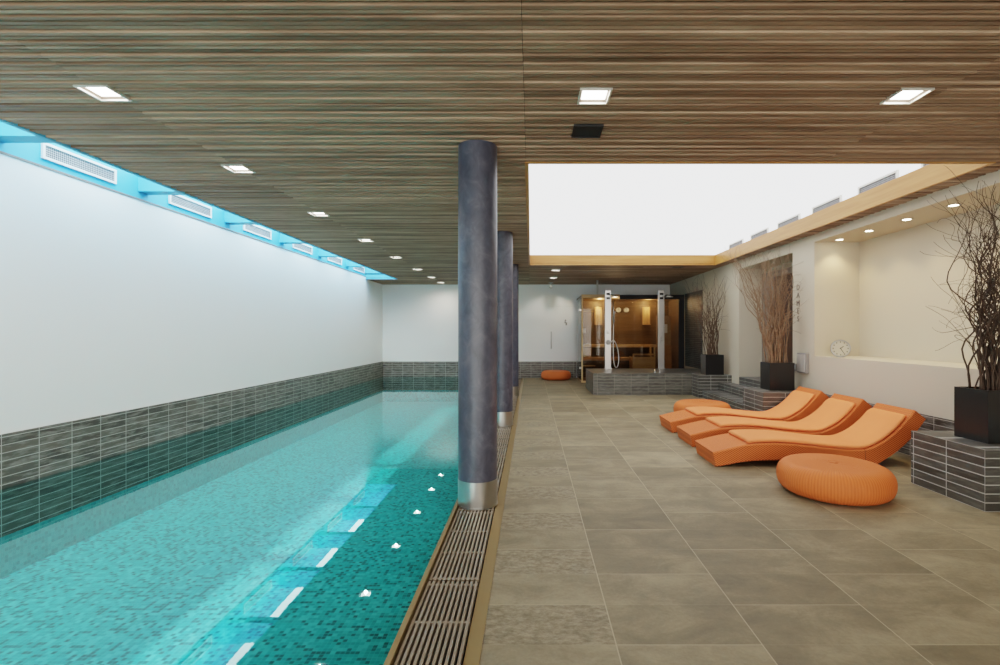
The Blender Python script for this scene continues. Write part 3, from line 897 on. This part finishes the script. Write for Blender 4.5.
# cushion
full = dense(PR + PB[1:], 6)
cs = [s for s in full if 2.075 <= s[0] <= 3.625]
b = MB(); rings = []
NS = 20
tot = len(cs)
for i, (xt, zt, xb, zb) in enumerate(cs):
    if i == 0: dx, dz = cs[1][0] - xt, cs[1][1] - zt
    elif i == tot - 1: dx, dz = xt - cs[-2][0], zt - cs[-2][1]
    else: dx, dz = cs[i + 1][0] - cs[i - 1][0], cs[i + 1][1] - cs[i - 1][1]
    l = math.hypot(dx, dz); nx_, nz_ = -dz / l, dx / l
    u = max(0, min(xt - 2.075, 3.625 - xt)) / .05
    e = math.sqrt(max(0.02, 1 - (1 - min(1, u)) ** 2))
    th = .046 * (.35 + .65 * e); wd = (LW - .035) / 2 - .04 * (1 - e)
    base = len(b.v)
    for k in range(NS):
        a = 2 * PI * k / NS
        cy = math.copysign(abs(math.cos(a)) ** .28, math.cos(a)) * wd
        cz = math.copysign(abs(math.sin(a)) ** .6, math.sin(a)) * th / 2
        hgt = cz + th / 2 - .003
        b.v.append((xt - X0 + nx_ * hgt, LW / 2 + cy, zt + nz_ * hgt))
    rings.append(base)
for a, c in zip(rings[:-1], rings[1:]):
    for k in range(NS):
        k2 = (k + 1) % NS
        b.f.append((a + k, a + k2, c + k2, c + k))
b.f.append(tuple(rings[0] + k for k in range(NS))); b.f.append(tuple(rings[-1] + k for k in range(NS))[::-1])
b.build('cushion', M['fabric'], lo, smooth=True)
dup(lo, (1.805, 5.565, 0), 0, 'orange woven lounger in the middle of the three')
dup(lo, (1.803, 6.366, 0), 0, 'orange woven lounger at the back of the three, next to the pouf by the steps')

# ------------------------------------------------------------------ twig planters
def planter(label, x, y, z, mat, n, seed, reach, height, lean=(0, 0), shoots=4, curl=1., w=.36, d=.30, h=.40, fan=1., amax=None, extra=0, thick=1.):
    rnd = random.Random(seed)
    t = thing('twig_planter', label, 'planter', (x, y, z), 0, 'black planters with willow twigs')
    b = MB(); hw, hd = w / 2, d / 2; e = .012
    b.box(-hw, hw, -hd, -hd + e, 0, h); b.box(-hw, hw, hd - e, hd, 0, h); b.box(-hw, -hw + e, -hd + e, hd - e, 0, h); b.box(hw - e, hw, -hd + e, hd - e, 0, h)
    b.box(-hw + e, hw - e, -hd + e, hd - e, 0, .02)
    b.build('pot', M['pot'], t)
    MB().box(-hw + e, hw - e, -hd + e, hd - e, .02, h - .03).build('soil', M['soil'], t)
    for i in range(n + extra):
        px, py = rnd.uniform(-hw + .05, hw - .05), rnd.uniform(-hd + .05, hd - .05)
        a = rnd.uniform(0, 2 * PI); rr = reach * math.sqrt(rnd.random())
        tx, ty = px * .6 + rr * math.cos(a) * fan + lean[0] * rnd.uniform(.3, 1.1), py + rr * math.sin(a) * .6 + lean[1] * rnd.random()
        if amax is not None: tx = min(tx, amax)
        hh = height * rnd.uniform(.70, 1.0)
        if i >= n: tx = -rnd.uniform(.25, .75); px = -hw + .05 + rnd.random() * .1; hh = height * rnd.uniform(.8, 1.0)
        N = 22
        b = MB()
        pts = []
        ph = [rnd.uniform(0, 2 * PI) for _ in range(6)]
        fr = [rnd.uniform(2.2, 4.2), rnd.uniform(5, 9), rnd.uniform(2.2, 4.2), rnd.uniform(5, 9)]
        amp = curl * .035
        for k in range(N + 1):
            u = k / N
            wob = min(1, u * 3)
            xx = px + (tx - px) * u ** 1.35 + wob * amp * (math.sin(fr[0] * u * 3 + ph[0]) * (.5 + u) + .55 * math.sin(fr[1] * u * 3 + ph[1]))
            yy = py + (ty - py) * u ** 1.35 + wob * amp * .8 * (math.sin(fr[2] * u * 3 + ph[2]) * (.5 + u) + .55 * math.sin(fr[3] * u * 3 + ph[3]))
            pts.append(Vector((xx, yy, h - .04 + hh * u)))
        r0 = rnd.uniform(.0042, .0088) * thick
        b.tube(pts, [r0 * (1 - .78 * k / N) for k in range(N + 1)], 5)
        for s in range(shoots):
            k0 = rnd.randint(6, N - 2)
            p = pts[k0].copy()
            dirv = (pts[k0 + 1] - pts[k0]).normalized()
            out = Vector((rnd.gauss(0, 1), rnd.gauss(0, .7), rnd.uniform(-.1, .6))).normalized()
            v = (dirv * .7 + out * .7).normalized()
            L = rnd.uniform(.22, .55) * min(1, height / 1.6)
            m = 11; q = [p.copy()]
            ax = Vector((rnd.gauss(0, 1), rnd.gauss(0, 1), rnd.gauss(0, 1))).normalized()
            cr = rnd.uniform(-.34, .34) * curl
            for j in range(m):
                v = (Matrix.Rotation(cr + rnd.gauss(0, .12) * curl, 3, ax) @ v)
                v = (v + Vector((0, 0, .05))).normalized()
                q.append(q[-1] + v * L / m)
            rs = r0 * (1 - .78 * k0 / N) * .6
            b.tube(q, [max(.0013, rs * (1 - .7 * j / m)) for j in range(m + 1)], 4)
        b.v = [(min(v[0], XR - .02 - x), v[1], min(v[2], 2.62 - z)) for v in b.v]
        b.build('branch', mat, t, smooth=True)
    return t
planter('black planter with tall dark curly twigs on the near corner plinth', 3.62, 3.89, .446, M['twig_dark'], 50, 5, .26, 1.66, (.0, 0), 6, 1.7)
planter('black planter with warmly lit twigs fanning out before the doorway', 3.645, 7.36, .446, M['twig_lit'], 42, 11, .22, 1.72, (0, 0), 4, 1.0, amax=.29, extra=18, thick=1.15)
planter('black planter with a thin spread of brown twigs beside the shower platform', 3.65, 10.02, .446, M['twig_mid'], 34, 23, .62, 1.74, (-.02, 0), 4, .8, amax=.29, thick=1.15)

# ------------------------------------------------------------------ light and camera
sl = bpy.data.lights.new('sun', 'SUN'); sl.energy = 2.6; sl.color = (1, .97, .90); sl.angle = R(1.2)
so = bpy.data.objects.new('sun', sl); COL.objects.link(so); so.location = (-8, 2, 12)
so.rotation_euler = Vector((-.46, -.10, 1)).to_track_quat('Z', 'Y').to_euler()
w = bpy.data.worlds.new('World'); scene.world = w; w.use_nodes = True
bg = w.node_tree.nodes['Background']; bg.inputs[0].default_value = (1.0, .96, .90, 1); bg.inputs[1].default_value = 4.2  # bright world added as soft frontal fill through the open rear end

cam = bpy.data.cameras.new('Camera'); co = bpy.data.objects.new('Camera', cam); COL.objects.link(co)
co.location = (0, 0, 1.28); co.rotation_euler = (R(90), 0, 0)
cam.sensor_width = 36; cam.lens = 36 * .497; cam.shift_x = -.031; cam.shift_y = 0.0005
cam.clip_start = .05
scene.camera = co

scene.view_settings.view_transform = 'Filmic'
scene.view_settings.look = 'Medium High Contrast'
scene.view_settings.exposure = 0.32
scene.cycles.use_denoising = True
scene.cycles.max_bounces = 10
scene.cycles.diffuse_bounces = 5
scene.cycles.glossy_bounces = 4
scene.cycles.transparent_max_bounces = 16
scene.cycles.sample_clamp_indirect = 6
scene.cycles.caustics_reflective = False
scene.cycles.caustics_refractive = False
